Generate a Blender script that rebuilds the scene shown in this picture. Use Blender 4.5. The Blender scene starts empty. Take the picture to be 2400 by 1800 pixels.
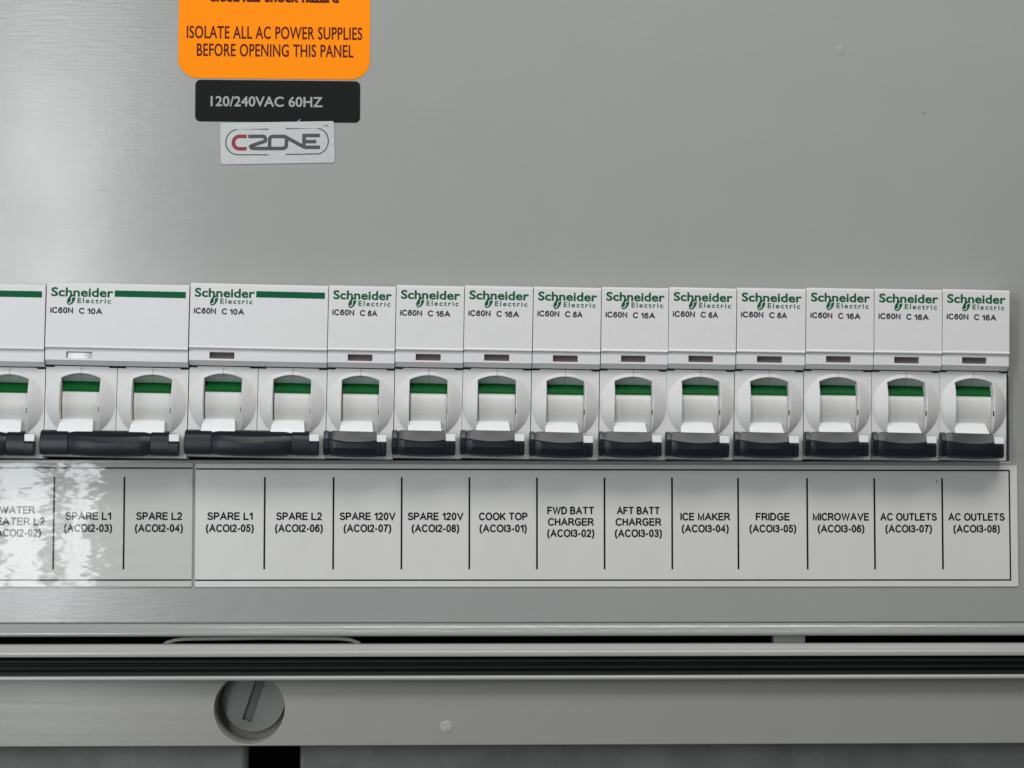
import bpy, bmesh, math, random
from mathutils import Matrix, Vector

scene = bpy.context.scene
COL = scene.collection
MM = 0.001

# ---------------------------------------------------------------- camera
cam_d = bpy.data.cameras.new("camera")
cam_d.sensor_width = 36.0
cam_d.lens = 76.8
cam_d.clip_start = 0.02
cam_d.clip_end = 20.0
cam = bpy.data.objects.new("camera", cam_d)
COL.objects.link(cam)
yaw, pit, rol = math.radians(2.6035), math.radians(3.653), math.radians(0.05)
F = Vector((math.sin(yaw) * math.cos(pit), math.cos(yaw) * math.cos(pit), math.sin(pit)))
R = F.cross(Vector((0, 0, 1))).normalized()
U = R.cross(F)
R2 = math.cos(rol) * R + math.sin(rol) * U
U2 = -math.sin(rol) * R + math.cos(rol) * U
m = Matrix((R2, U2, -F)).transposed().to_4x4()
m.translation = Vector((-26.217, -576.568, -36.848)) * MM
cam.matrix_world = m
scene.camera = cam

# ---------------------------------------------------------------- light
world = bpy.data.worlds.new("World")
scene.world = world
world.use_nodes = True
wn = world.node_tree.nodes
wn["Background"].inputs[0].default_value = (0.93, 0.97, 1.0, 1)
wn["Background"].inputs[1].default_value = 0.12


def area(name, loc, target, sx, sy, watts, col):
    d = bpy.data.lights.new(name, "AREA")
    d.shape = "RECTANGLE"
    d.size, d.size_y = sx * MM, sy * MM
    d.energy = watts
    d.color = col
    o = bpy.data.objects.new(name, d)
    COL.objects.link(o)
    p = Vector(loc) * MM
    o.location = p
    o.rotation_euler = (Vector(target) * MM - p).to_track_quat("-Z", "Y").to_euler()
    return o


area("ceiling_lamp", (80, -430, 450), (10, 0, -10), 420, 200, 2.3, (1.0, 0.985, 0.96))
area("window_light", (-238, -620, 62), (-118, 0, 10), 24, 390, 0.56, (0.93, 0.98, 1.0))
area("window_light", (-207, -620, 62), (-105, 0, 10), 13, 390, 0.30, (0.93, 0.98, 1.0))
area("left_fill_light", (-700, -480, 120), (0, 0, 0), 400, 500, 2.1, (0.94, 0.98, 1.0))  # added fill for the left-to-right falloff, not a known opening

scene.view_settings.view_transform = "Standard"
scene.view_settings.look = "None"
scene.view_settings.exposure = 0.08
scene.view_settings.gamma = 1.0


# ---------------------------------------------------------------- materials
def mat(name, col, rough=0.45, spec=0.5, metal=0.0, coat=0.0, coat_rough=0.05, bumps=(), tint=None, specks=None, rvar=None):
    """bumps: (scale xyz in 1/m, strength, distance_m, detail) noise bumps; tint: (scale, amount)"""
    M = bpy.data.materials.new(name)
    M.use_nodes = True
    nt = M.node_tree
    N, L = nt.nodes, nt.links
    b = N["Principled BSDF"]
    b.inputs["Base Color"].default_value = (*col, 1)
    b.inputs["Roughness"].default_value = rough
    b.inputs["Specular IOR Level"].default_value = spec
    b.inputs["Metallic"].default_value = metal
    b.inputs["Coat Weight"].default_value = coat
    b.inputs["Coat Roughness"].default_value = coat_rough
    tc = N.new("ShaderNodeTexCoord")
    last = None
    for (sc, st, dist, det) in bumps:
        mp = N.new("ShaderNodeMapping")
        mp.inputs["Scale"].default_value = sc
        L.new(tc.outputs["Object"], mp.inputs[0])
        nz = N.new("ShaderNodeTexNoise")
        nz.inputs["Scale"].default_value = 1.0
        nz.inputs["Detail"].default_value = det
        L.new(mp.outputs[0], nz.inputs["Vector"])
        bp = N.new("ShaderNodeBump")
        bp.inputs["Strength"].default_value = st
        bp.inputs["Distance"].default_value = dist
        L.new(nz.outputs["Fac"], bp.inputs["Height"])
        if last:
            L.new(last.outputs[0], bp.inputs["Normal"])
        last = bp
    if last:
        L.new(last.outputs[0], b.inputs["Normal"])
        if coat:
            L.new(last.outputs[0], b.inputs["Coat Normal"])
    if rvar:                         # smudges: the gloss wanders
        nz = N.new("ShaderNodeTexNoise")
        nz.inputs["Scale"].default_value = rvar[0]
        nz.inputs["Detail"].default_value = 5
        L.new(tc.outputs["Object"], nz.inputs["Vector"])
        rp = N.new("ShaderNodeMapRange")
        rp.inputs["From Min"].default_value = 0.35
        rp.inputs["From Max"].default_value = 0.65
        rp.inputs["To Min"].default_value = rough - rvar[1]
        rp.inputs["To Max"].default_value = rough + rvar[1]
        L.new(nz.outputs["Fac"], rp.inputs["Value"])
        L.new(rp.outputs[0], b.inputs["Roughness"])
    src = None
    if tint:
        nz = N.new("ShaderNodeTexNoise")
        nz.inputs["Scale"].default_value = tint[0]
        nz.inputs["Detail"].default_value = 6
        nz.inputs["Roughness"].default_value = 0.6
        L.new(tc.outputs["Object"], nz.inputs["Vector"])
        rp = N.new("ShaderNodeMapRange")
        rp.inputs["From Min"].default_value = 0.3
        rp.inputs["From Max"].default_value = 0.7
        rp.inputs["To Min"].default_value = 1 - tint[1]
        rp.inputs["To Max"].default_value = 1 + tint[1]
        L.new(nz.outputs["Fac"], rp.inputs["Value"])
        mx = N.new("ShaderNodeVectorMath")
        mx.operation = "SCALE"
        mx.inputs[0].default_value = col
        L.new(rp.outputs[0], mx.inputs["Scale"])
        src = mx.outputs[0]
    if specks:                       # tiny dark dust specks: (cells per metre, radius fraction)
        vo = N.new("ShaderNodeTexVoronoi")
        vo.inputs["Scale"].default_value = specks[0]
        L.new(tc.outputs["Object"], vo.inputs["Vector"])
        lt = N.new("ShaderNodeMapRange")
        lt.inputs["From Min"].default_value = specks[1] * 0.5
        lt.inputs["From Max"].default_value = specks[1]
        lt.inputs["To Min"].default_value = 0.45
        lt.inputs["To Max"].default_value = 1.0
        L.new(vo.outputs["Distance"], lt.inputs["Value"])
        mx = N.new("ShaderNodeVectorMath")
        mx.operation = "SCALE"
        if src:
            L.new(src, mx.inputs[0])
        else:
            mx.inputs[0].default_value = col
        L.new(lt.outputs[0], mx.inputs["Scale"])
        src = mx.outputs[0]
    if src:
        L.new(src, b.inputs["Base Color"])
    return M


PANEL = mat("panel_grey_paint", (0.335, 0.341, 0.330), 0.175, 0.5, rvar=(28, 0.025),
            bumps=[((130, 130, 1300), 0.11, 0.0004, 3), ((25, 25, 30), 0.2, 0.0006, 1.0), ((2500, 2500, 2500), 0.12, 0.0001, 2)],
            tint=(40, 0.02), specks=(62, 0.022))
RAIL = mat("rail_grey_plastic", (0.305, 0.302, 0.28), 0.24, 0.5,
           bumps=[((14, 400, 400), 0.12, 0.0003, 1.5), ((2500, 2500, 2500), 0.15, 0.0001, 2)], tint=(60, 0.02))
LOWER = mat("lower_cover_grey", (0.19, 0.19, 0.183), 0.45, 0.4,
            bumps=[((300, 300, 300), 0.25, 0.0003, 5)], tint=(90, 0.22))
RIDGEM = mat("ridge_lit_grey", (0.42, 0.418, 0.40), 0.2, 0.5,
             bumps=[((14, 300, 300), 0.15, 0.0003, 1.5)], tint=(60, 0.02))  # rail grey made lighter: light caught by the upturned ridges, put into the colour
SCREW = mat("screw_grey_plastic", (0.27, 0.29, 0.27), 0.33, 0.5, bumps=[((1500, 1500, 1500), 0.1, 0.0001, 2)])
WHITE = mat("breaker_off_white", (0.66, 0.655, 0.65), 0.42, 0.45,
            bumps=[((1800, 1800, 1800), 0.18, 0.00012, 3)], tint=(500, 0.012))
COVERM = mat("cover_off_white", (0.69, 0.68, 0.685), 0.40, 0.45,
             bumps=[((1200, 1200, 1200), 0.22, 0.00014, 4)], tint=(500, 0.015), specks=(75, 0.016))
DRUM = mat("drum_off_white", (0.60, 0.595, 0.58), 0.38, 0.5, bumps=[((1500, 1500, 1500), 0.15, 0.0001, 3)], tint=(300, 0.03))
HOOD = mat("hood_grey_green", (0.34, 0.40, 0.37), 0.5, 0.4, bumps=[((1500, 1500, 1500), 0.15, 0.0001, 3)])
STEM = mat("toggle_bright_white", (0.80, 0.81, 0.82), 0.4, 0.5, tint=(400, 0.02))
BAR = mat("toggle_charcoal", (0.006, 0.0085, 0.014), 0.33, 0.36,
          bumps=[((900, 900, 900), 0.08, 0.00012, 3)], tint=(300, 0.15))
SEAM = mat("seam_dark", (0.16, 0.16, 0.155), 0.7, 0.2)
GREEN_IND = mat("indicator_green", (0.0, 0.095, 0.016), 0.4, 0.15)
GREEN_TXT = mat("indicator_green_print", (0.0, 0.055, 0.012), 0.45, 0.3)
GREEN = mat("logo_green_ink", (0.0, 0.10, 0.038), 0.6, 0.15)
INK = mat("grey_black_ink", (0.035, 0.035, 0.04), 0.6, 0.15)
INK2 = mat("black_ink", (0.007, 0.007, 0.013), 0.6, 0.15)
WINDOW = mat("window_smoked", (0.12, 0.095, 0.098), 0.06, 0.6)
PAPER = mat("label_paper", (0.65, 0.645, 0.625), 0.36, 0.4, rvar=(60, 0.06),
            bumps=[((120, 120, 60), 0.4, 0.0004, 1), ((2200, 2200, 2200), 0.15, 0.0001, 2)], tint=(25, 0.02), specks=(55, 0.022))
FILM = mat("laminated_label", (0.56, 0.56, 0.535), 0.5, 0.3, coat=0.5, coat_rough=0.05,
           bumps=[((110, 110, 430), 0.165, 0.0005, 2.0), ((50, 50, 90), 0.16, 0.0006, 1)])
INKFILM = mat("ink_under_film", (0.007, 0.007, 0.013), 0.6, 0.15, coat=0.5, coat_rough=0.05,
              bumps=[((110, 110, 430), 0.165, 0.0005, 2.0), ((50, 50, 90), 0.16, 0.0006, 1)])
ORANGE = mat("sticker_orange", (1.0, 0.27, 0.0), 0.6, 0.12)
MAROON = mat("sticker_maroon_ink", (0.075, 0.004, 0.006), 0.6, 0.15)
BLACKL = mat("label_black", (0.010, 0.011, 0.011), 0.62, 0.10, bumps=[((1500, 1500, 1500), 0.15, 0.0001, 2)])
GREYTXT = mat("label_grey_ink", (0.36, 0.36, 0.35), 0.5, 0.2)
SILVER = mat("label_brushed_silver", (0.46, 0.475, 0.48), 0.42, 0.5, metal=0.25,
             bumps=[((1300, 1300, 1300), 0.3, 0.00015, 4)], tint=(900, 0.06))
LOGOGREY = mat("logo_grey_ink", (0.055, 0.062, 0.07), 0.4, 0.4)
LOGORED = mat("logo_red_ink", (0.26, 0.012, 0.02), 0.4, 0.4)
RUBBER = mat("black_rubber", (0.004, 0.0045, 0.0045), 0.6, 0.3)
DARK = mat("cabinet_dark", (0.008, 0.008, 0.009), 0.7, 0.3)
CLIP = mat("light_grey_plastic", (0.40, 0.41, 0.39), 0.4, 0.5)
PALE = mat("pale_plug", (0.38, 0.365, 0.345), 0.5, 0.4, bumps=[((900, 900, 900), 0.8, 0.0004, 3)], tint=(900, 0.15))


# ---------------------------------------------------------------- mesh helpers (all sizes in mm)
def mesh_from(name, verts, faces, material, smooth=35):
    me = bpy.data.meshes.new(name)
    me.from_pydata([(x * MM, y * MM, z * MM) for x, y, z in verts], [], faces)
    bm = bmesh.new()
    bm.from_mesh(me)
    bmesh.ops.remove_doubles(bm, verts=bm.verts, dist=1e-7)
    bmesh.ops.recalc_face_normals(bm, faces=bm.faces)
    bm.to_mesh(me)
    bm.free()
    me.materials.append(material)
    if smooth:
        me.polygons.foreach_set("use_smooth", [True] * len(me.polygons))
        me.set_sharp_from_angle(angle=math.radians(smooth))
    me.update()
    return me


def obj(name, me, parent=None, bevel=0, seg=2):
    o = bpy.data.objects.new(name, me)
    COL.objects.link(o)
    if parent:
        o.parent = parent
    if bevel:
        b = o.modifiers.new("bevel", "BEVEL")
        b.width = bevel * MM
        b.segments = seg
        b.limit_method = "ANGLE"
        b.angle_limit = math.radians(40)
        b.harden_normals = False
    return o


def tag(o, label=None, cat=None, group=None, kind=None):
    if label: o["label"] = label
    if cat: o["category"] = cat
    if group: o["group"] = group
    if kind: o["kind"] = kind
    return o


def empty(name, loc):
    o = bpy.data.objects.new(name, None)
    o.empty_display_size = 0.005
    COL.objects.link(o)
    o.location = Vector(loc) * MM
    return o


def box_vf(x0, x1, y0, y1, z0, z1):
    v = [(x, y, z) for x in (x0, x1) for y in (y0, y1) for z in (z0, z1)]
    f = [(0, 1, 3, 2), (4, 6, 7, 5), (0, 4, 5, 1), (2, 3, 7, 6), (0, 2, 6, 4), (1, 5, 7, 3)]
    return v, f


def box(name, material, x0, x1, y0, y1, z0, z1, parent=None, bevel=0):
    v, f = box_vf(x0, x1, y0, y1, z0, z1)
    return obj(name, mesh_from(name, v, f, material, 0 if not bevel else 35), parent, bevel)


def loft(name, stations, material, smooth=35):
    """stations: list of (x, [(y, z), ...]) closed profiles of equal count; ends capped"""
    n = len(stations[0][1])
    v, f = [], []
    for x, prof in stations:
        v += [(x, y, z) for y, z in prof]
    for s in range(len(stations) - 1):
        a, b = s * n, (s + 1) * n
        for i in range(n):
            j = (i + 1) % n
            f.append((a + i, a + j, b + j, b + i))
    f.append(tuple(range(n)))
    f.append(tuple(range((len(stations) - 1) * n, len(stations) * n)))
    return mesh_from(name, v, f, material, smooth)


# ---------------------------------------------------------------- lettering
HUMAN = {
    'A': (667, [[362, 686, 293, 686, 0, 0, 100, 0, 186, 201, 476, 201, 567, 0, 667, 0], [326, 536, 436, 289, 224, 289]]),
    'B': (563, [[75, 0, 309, 0, 418, 17, 490, 60, 530, 118, 543, 182, 532, 246, 499, 298, 448, 337, 379, 360, 379, 362, 438, 397, 472, 445, 483, 508, 471, 571, 433, 627, 368, 667, 273, 682, 75, 682], [173, 594, 263, 594, 334, 581, 371, 546, 382, 499, 366, 438, 318, 402, 238, 390, 173, 390], [173, 302, 291, 302, 376, 288, 426, 251, 442, 196, 430, 145, 385, 105, 296, 88, 173, 88]]),
    'C': (708, [[656, 635, 590, 660, 530, 678, 475, 688, 422, 691, 272, 664, 154, 589, 76, 475, 48, 331, 70, 218, 136, 107, 251, 24, 416, -9, 490, -5, 555, 8, 611, 27, 663, 51, 663, 158, 604, 125, 544, 101, 484, 86, 425, 81, 313, 100, 226, 153, 169, 235, 149, 340, 170, 444, 227, 527, 313, 581, 421, 601, 479, 597, 537, 584, 595, 562, 656, 530]]),
    'E': (500, [[462, 682, 75, 682, 75, 0, 471, 0, 471, 88, 173, 88, 173, 300, 452, 300, 452, 388, 173, 388, 173, 594, 462, 594]]),
    'F': (469, [[440, 682, 76, 682, 76, 0, 174, 0, 174, 317, 440, 317, 440, 405, 174, 405, 174, 594, 440, 594]]),
    'G': (740, [[673, 336, 444, 336, 444, 248, 575, 248, 575, 108, 528, 94, 478, 85, 427, 81, 316, 100, 228, 154, 171, 235, 151, 340, 171, 443, 227, 526, 310, 581, 414, 601, 476, 597, 537, 584, 599, 563, 659, 534, 659, 633, 587, 661, 527, 679, 473, 688, 416, 691, 271, 664, 155, 589, 78, 477, 50, 337, 77, 199, 153, 89, 268, 17, 413, -9, 481, -6, 544, 4, 607, 21, 673, 47]]),
    'H': (729, [[653, 682, 555, 682, 555, 385, 173, 385, 173, 682, 75, 682, 75, 0, 173, 0, 173, 297, 555, 297, 555, 0, 653, 0]]),
    'I': (250, [[174, 682, 76, 682, 76, 0, 174, 0]]),
    'L': (490, [[172, 682, 74, 682, 74, 0, 480, 0, 480, 88, 172, 88]]),
    'N': (781, [[706, 682, 614, 682, 614, 154, 152, 682, 74, 682, 74, 0, 166, 0, 166, 525, 622, 0, 706, 0]]),
    'O': (823, [[45, 341, 71, 208, 143, 97, 258, 20, 409, -9, 564, 20, 680, 97, 753, 209, 778, 341, 752, 476, 679, 587, 563, 663, 411, 691, 261, 663, 145, 587, 71, 475], [146, 341, 166, 445, 222, 527, 305, 581, 411, 601, 517, 581, 601, 527, 657, 445, 677, 341, 657, 238, 601, 155, 517, 101, 411, 81, 305, 101, 221, 155, 166, 238]]),
    'P': (510, [[70, 682, 70, 0, 168, 0, 168, 295, 270, 295, 373, 310, 444, 350, 486, 411, 500, 486, 487, 562, 447, 625, 380, 667, 283, 682], [168, 594, 283, 594, 353, 578, 389, 539, 399, 490, 384, 432, 343, 396, 279, 383, 168, 383]]),
    'R': (604, [[77, 682, 77, 0, 175, 0, 175, 296, 216, 296, 253, 291, 292, 271, 338, 223, 397, 140, 487, 0, 604, 0, 511, 135, 474, 195, 439, 246, 402, 289, 359, 324, 421, 363, 460, 419, 473, 491, 457, 571, 413, 631, 342, 669, 249, 682], [175, 598, 238, 598, 315, 586, 358, 550, 372, 495, 361, 441, 320, 400, 238, 384, 175, 384]]),
    'S': (458, [[399, 643, 350, 670, 299, 686, 247, 691, 162, 678, 97, 642, 55, 584, 40, 509, 86, 396, 188, 320, 289, 252, 335, 165, 323, 126, 287, 93, 224, 79, 159, 90, 98, 124, 44, 178, 44, 54, 102, 19, 165, -2, 235, -9, 311, 5, 372, 43, 412, 102, 426, 176, 380, 303, 279, 381, 177, 443, 131, 522, 145, 564, 183, 593, 239, 603, 288, 597, 342, 575, 399, 532]]),
    'T': (604, [[587, 682, 17, 682, 17, 594, 253, 594, 253, 0, 351, 0, 351, 594, 587, 594]]),
    'U': (708, [[648, 682, 550, 682, 550, 285, 547, 226, 534, 176, 507, 136, 468, 108, 415, 88, 347, 81, 291, 87, 242, 107, 200, 139, 176, 172, 163, 215, 159, 279, 159, 682, 61, 682, 61, 258, 85, 138, 149, 55, 240, 7, 345, -9, 478, 11, 573, 67, 629, 154, 648, 268]]),
    'V': (604, [[604, 682, 507, 682, 303, 203, 98, 682, 0, 682, 295, -6, 315, -6]]),
    'W': (1042, [[1041, 682, 944, 682, 758, 212, 568, 682, 475, 682, 286, 212, 98, 682, 0, 682, 276, -6, 295, -6, 521, 552, 745, -6, 764, -6]]),
    'Z': (646, [[450, 594, 16, 0, 631, 0, 631, 88, 197, 88, 631, 682, 43, 682, 43, 594]]),
    '0': (500, [[470, 341, 454, 484, 410, 595, 340, 666, 250, 691, 160, 666, 90, 595, 46, 484, 30, 341, 46, 198, 90, 87, 160, 16, 250, -9, 340, 16, 410, 87, 454, 198], [372, 341, 364, 233, 340, 153, 301, 102, 250, 84, 199, 102, 161, 153, 136, 233, 128, 341, 136, 449, 161, 530, 199, 580, 250, 598, 301, 580, 340, 530, 364, 449]]),
    '1': (500, [[300, 682, 202, 682, 202, 0, 300, 0]]),
    '2': (500, [[466, 93, 205, 93, 302, 214, 368, 312, 405, 396, 417, 478, 402, 564, 359, 632, 293, 675, 209, 691, 155, 684, 102, 662, 48, 626, 48, 503, 101, 558, 153, 587, 202, 595, 262, 578, 304, 534, 319, 467, 314, 416, 298, 371, 271, 321, 220, 243, 159, 161, 95, 81, 34, 7, 34, 0, 466, 0]]),
    '4': (500, [[398, 691, 356, 691, 11, 269, 11, 224, 300, 224, 300, 0, 398, 0, 398, 224, 471, 224, 471, 312, 398, 312], [298, 506, 300, 506, 300, 312, 142, 312]]),
    '6': (500, [[317, 691, 200, 594, 114, 482, 62, 360, 44, 233, 60, 134, 105, 58, 174, 9, 264, -9, 341, 7, 405, 51, 449, 116, 465, 195, 450, 274, 410, 337, 350, 379, 274, 394, 232, 390, 197, 379, 167, 366, 198, 437, 246, 506, 307, 567, 376, 616], [146, 265, 184, 287, 217, 298, 254, 301, 312, 287, 352, 250, 367, 196, 353, 137, 315, 98, 258, 84, 192, 106, 148, 168]]),
    '/': (281, [[8, -9, 78, -9, 274, 691, 204, 691]]),
    'a': (427, [[411, 80, 383, 62, 364, 56, 351, 61, 347, 79, 347, 310, 334, 376, 300, 422, 248, 449, 184, 458, 124, 451, 75, 431, 35, 397, 35, 300, 80, 342, 128, 366, 177, 374, 222, 366, 249, 340, 258, 295, 258, 271, 179, 243, 107, 214, 50, 172, 26, 101, 40, 47, 78, 7, 136, -9, 177, -4, 217, 11, 257, 37, 270, 11, 292, -4, 325, -9, 351, -6, 377, 5, 411, 26], [258, 91, 233, 71, 207, 58, 180, 54, 147, 62, 124, 84, 116, 117, 136, 162, 187, 195, 258, 222]]),
    'c': (438, [[393, 427, 352, 443, 310, 454, 263, 458, 171, 441, 101, 393, 57, 316, 41, 216, 58, 125, 105, 54, 177, 8, 269, -9, 318, -5, 365, 4, 403, 17, 403, 105, 361, 88, 322, 78, 284, 75, 204, 93, 151, 144, 132, 224, 150, 304, 197, 357, 269, 376, 307, 372, 347, 359, 393, 332]]),
    'd': (510, [[451, 682, 362, 682, 362, 440, 328, 450, 298, 456, 268, 458, 178, 441, 107, 395, 61, 325, 44, 235, 59, 138, 103, 64, 171, 16, 262, 0, 451, 0], [362, 75, 272, 75, 191, 94, 148, 147, 135, 222, 153, 304, 203, 358, 279, 378, 307, 376, 334, 371, 362, 361]]),
    'e': (479, [[438, 130, 386, 101, 334, 82, 281, 76, 207, 91, 156, 136, 130, 211, 446, 211, 432, 320, 393, 397, 332, 443, 251, 458, 166, 442, 100, 395, 56, 323, 41, 230, 55, 140, 98, 64, 166, 11, 259, -9, 327, -3, 384, 14, 438, 44], [132, 270, 154, 330, 194, 368, 253, 381, 308, 367, 343, 329, 358, 270]]),
    'h': (500, [[150, 682, 61, 682, 61, 0, 150, 0, 150, 322, 189, 360, 225, 381, 262, 387, 309, 373, 339, 336, 350, 278, 350, 0, 439, 0, 439, 275, 427, 355, 396, 413, 347, 447, 286, 458, 237, 450, 191, 427, 152, 390, 150, 390]]),
    'i': (219, [[154, 449, 65, 449, 65, 0, 154, 0], [163, 585, 156, 612, 137, 631, 110, 638, 83, 631, 64, 612, 57, 585, 64, 558, 83, 539, 110, 532, 137, 539, 156, 558]]),
    'k': (479, [[460, 449, 354, 449, 155, 229, 380, 0, 500, 0, 268, 229], [151, 682, 62, 682, 62, 0, 151, 0]]),
    'l': (219, [[154, 682, 65, 682, 65, 0, 154, 0]]),
    'n': (500, [[150, 449, 61, 449, 61, 0, 150, 0, 150, 322, 189, 360, 225, 381, 262, 387, 309, 373, 339, 336, 350, 278, 350, 0, 439, 0, 439, 277, 427, 357, 394, 414, 346, 447, 286, 458, 237, 450, 191, 427, 152, 390, 150, 390]]),
    'o': (552, [[273, 458, 179, 440, 104, 392, 54, 319, 36, 229, 54, 134, 103, 58, 178, 9, 273, -9, 372, 8, 449, 57, 498, 132, 516, 229, 498, 321, 447, 393, 370, 441], [272, 378, 351, 358, 405, 306, 425, 228, 406, 144, 353, 90, 272, 71, 196, 91, 145, 146, 127, 229, 146, 306, 197, 358]]),
    'r': (396, [[69, 449, 69, 0, 158, 0, 158, 235, 173, 305, 212, 354, 267, 373, 292, 367, 321, 352, 350, 329, 397, 406, 361, 435, 326, 452, 290, 458, 248, 447, 204, 410, 160, 346, 158, 346, 158, 449]]),
    's': (385, [[324, 421, 278, 442, 234, 454, 192, 458, 114, 443, 62, 401, 44, 336, 77, 260, 149, 206, 221, 163, 254, 120, 245, 93, 221, 76, 188, 69, 147, 75, 97, 95, 41, 128, 41, 32, 95, 8, 145, -5, 197, -9, 273, 8, 326, 54, 345, 123, 335, 165, 303, 205, 244, 249, 181, 288, 146, 317, 135, 339, 142, 360, 163, 375, 194, 380, 231, 375, 275, 360, 324, 333]]),
    't': (333, [[167, 542, 0, 379, 0, 369, 78, 369, 78, 132, 94, 59, 143, 10, 224, -9, 258, -5, 297, 6, 332, 21, 332, 104, 297, 86, 263, 75, 231, 71, 203, 77, 178, 98, 167, 139, 167, 369, 309, 369, 309, 449, 167, 449]]),
    'z': (417, [[404, 449, 21, 449, 21, 369, 249, 369, 11, 0, 405, 0, 405, 80, 165, 80]]),
    ' ': (278, []),
}
GLYPHS = {"human": HUMAN}
CAPH = {"human": 682.0}


def ell(cx, cy, rx, ry, a0, a1, n=None):
    n = n or max(3, int(abs(a1 - a0) / 18))
    return [(cx + rx * math.cos(math.radians(a0 + (a1 - a0) * i / n)), cy + ry * math.sin(math.radians(a0 + (a1 - a0) * i / n))) for i in range(n + 1)]


# plain grotesque drawn as centre lines in a box one capital high: (width, strokes)
PLAIN = {
    "A": (0.72, [[(0.0, 0), (0.36, 1), (0.72, 0)], [(0.16, 0.34), (0.56, 0.34)]]),
    "B": (0.56, [[(0, 0), (0, 1), (0.3, 1)] + ell(0.3, 0.76, 0.2, 0.24, 90, -90) + [(0.02, 0.52)], [(0.02, 0.52), (0.3, 0.52)] + ell(0.32, 0.26, 0.24, 0.26, 90, -90) + [(0, 0)]]),
    "C": (0.66, [ell(0.36, 0.5, 0.36, 0.52, 42, 318, 20)]),
    "D": (0.62, [[(0, 0), (0, 1), (0.24, 1)] + ell(0.24, 0.5, 0.38, 0.5, 90, -90, 14) + [(0, 0)]]),
    "E": (0.54, [[(0.54, 1), (0, 1), (0, 0), (0.56, 0)], [(0.02, 0.52), (0.5, 0.52)]]),
    "F": (0.50, [[(0.52, 1), (0, 1), (0, 0)], [(0.02, 0.5), (0.44, 0.5)]]),
    "G": (0.70, [ell(0.37, 0.5, 0.37, 0.52, 45, 320, 20) + [(0.68, 0.18), (0.68, 0.46), (0.4, 0.46)]]),
    "H": (0.58, [[(0, 0), (0, 1)], [(0.58, 0), (0.58, 1)], [(0, 0.52), (0.58, 0.52)]]),
    "I": (0.0, [[(0, 0), (0, 1)]]),
    "K": (0.60, [[(0, 0), (0, 1)], [(0.58, 1), (0.02, 0.38)], [(0.2, 0.56), (0.62, 0)]]),
    "L": (0.48, [[(0, 1), (0, 0), (0.5, 0)]]),
    "M": (0.70, [[(0, 0), (0, 1), (0.35, 0.04), (0.70, 1), (0.70, 0)]]),
    "N": (0.58, [[(0, 0), (0, 1), (0.58, 0), (0.58, 1)]]),
    "O": (0.76, [ell(0.38, 0.5, 0.38, 0.52, 90, 270, 12), ell(0.38, 0.5, 0.38, 0.52, -90, 90, 12)]),
    "P": (0.54, [[(0, 0), (0, 1), (0.28, 1)] + ell(0.3, 0.73, 0.25, 0.27, 90, -90) + [(0.02, 0.46)]]),
    "R": (0.60, [[(0, 0), (0, 1), (0.3, 1)] + ell(0.32, 0.74, 0.25, 0.26, 90, -90) + [(0.02, 0.48)], [(0.3, 0.46), (0.45, 0.34), (0.62, 0)]]),
    "S": (0.58, [ell(0.29, 0.76, 0.25, 0.25, 25, 200, 8) + [(0.12, 0.59), (0.29, 0.53), (0.46, 0.47)] + ell(0.30, 0.25, 0.28, 0.26, 30, -165, 9)]),
    "T": (0.60, [[(0, 1), (0.6, 1)], [(0.3, 0.96), (0.3, 0)]]),
    "U": (0.58, [[(0, 1), (0, 0.32)] + ell(0.29, 0.3, 0.29, 0.32, 180, 360, 10) + [(0.58, 1)]]),
    "V": (0.68, [[(0, 1), (0.34, 0), (0.68, 1)]]),
    "W": (1.00, [[(0, 1), (0.25, 0.02), (0.5, 0.98), (0.75, 0.02), (1.0, 1)]]),
    "0": (0.46, [ell(0.23, 0.5, 0.23, 0.51, 90, 270, 10), ell(0.23, 0.5, 0.23, 0.51, -90, 90, 10)]),
    "1": (0.26, [[(0.0, 0.74), (0.24, 0.96)], [(0.26, 1), (0.26, 0)]]),
    "2": (0.48, [ell(0.24, 0.74, 0.22, 0.27, 165, -25, 9) + [(0.36, 0.46), (0.0, 0.0), (0.5, 0)]]),
    "3": (0.46, [ell(0.22, 0.76, 0.2, 0.25, 160, -80, 9) + [(0.18, 0.52)], [(0.18, 0.52)] + ell(0.22, 0.26, 0.24, 0.27, 80, -160, 9)]),
    "4": (0.50, [[(0.38, 0), (0.38, 1), (0.0, 0.3), (0.5, 0.3)]]),
    "5": (0.46, [[(0.44, 1), (0.09, 1), (0.03, 0.5)] + ell(0.22, 0.32, 0.24, 0.33, 130, -155, 12)]),
    "6": (0.46, [ell(0.26, 0.74, 0.2, 0.27, 25, 120, 5) + ell(0.3, 0.42, 0.3, 0.44, 145, 200, 5) + [(0.0, 0.3)], ell(0.23, 0.31, 0.23, 0.31, 90, 270, 9), ell(0.23, 0.31, 0.23, 0.31, -90, 90, 9)]),
    "7": (0.46, [[(0, 1), (0.46, 1), (0.25, 0.55), (0.15, 0)]]),
    "8": (0.46, [ell(0.23, 0.76, 0.19, 0.25, 90, 450, 16), ell(0.23, 0.26, 0.23, 0.27, 90, 450, 16)]),
    "(": (0.18, [[(0.18, 1.05), (0.05, 0.8), (0.0, 0.4), (0.05, 0.0), (0.18, -0.28)]]),
    ")": (0.18, [[(0.0, 1.05), (0.13, 0.8), (0.18, 0.4), (0.13, 0.0), (0.0, -0.28)]]),
    "-": (0.22, [[(0, 0.36), (0.22, 0.36)]]),
    "i": (0.0, [[(0, 0), (0, 0.7)], [(0, 0.93), (0, 1.0)]]),
    " ": (0.12, []),
}


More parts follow.
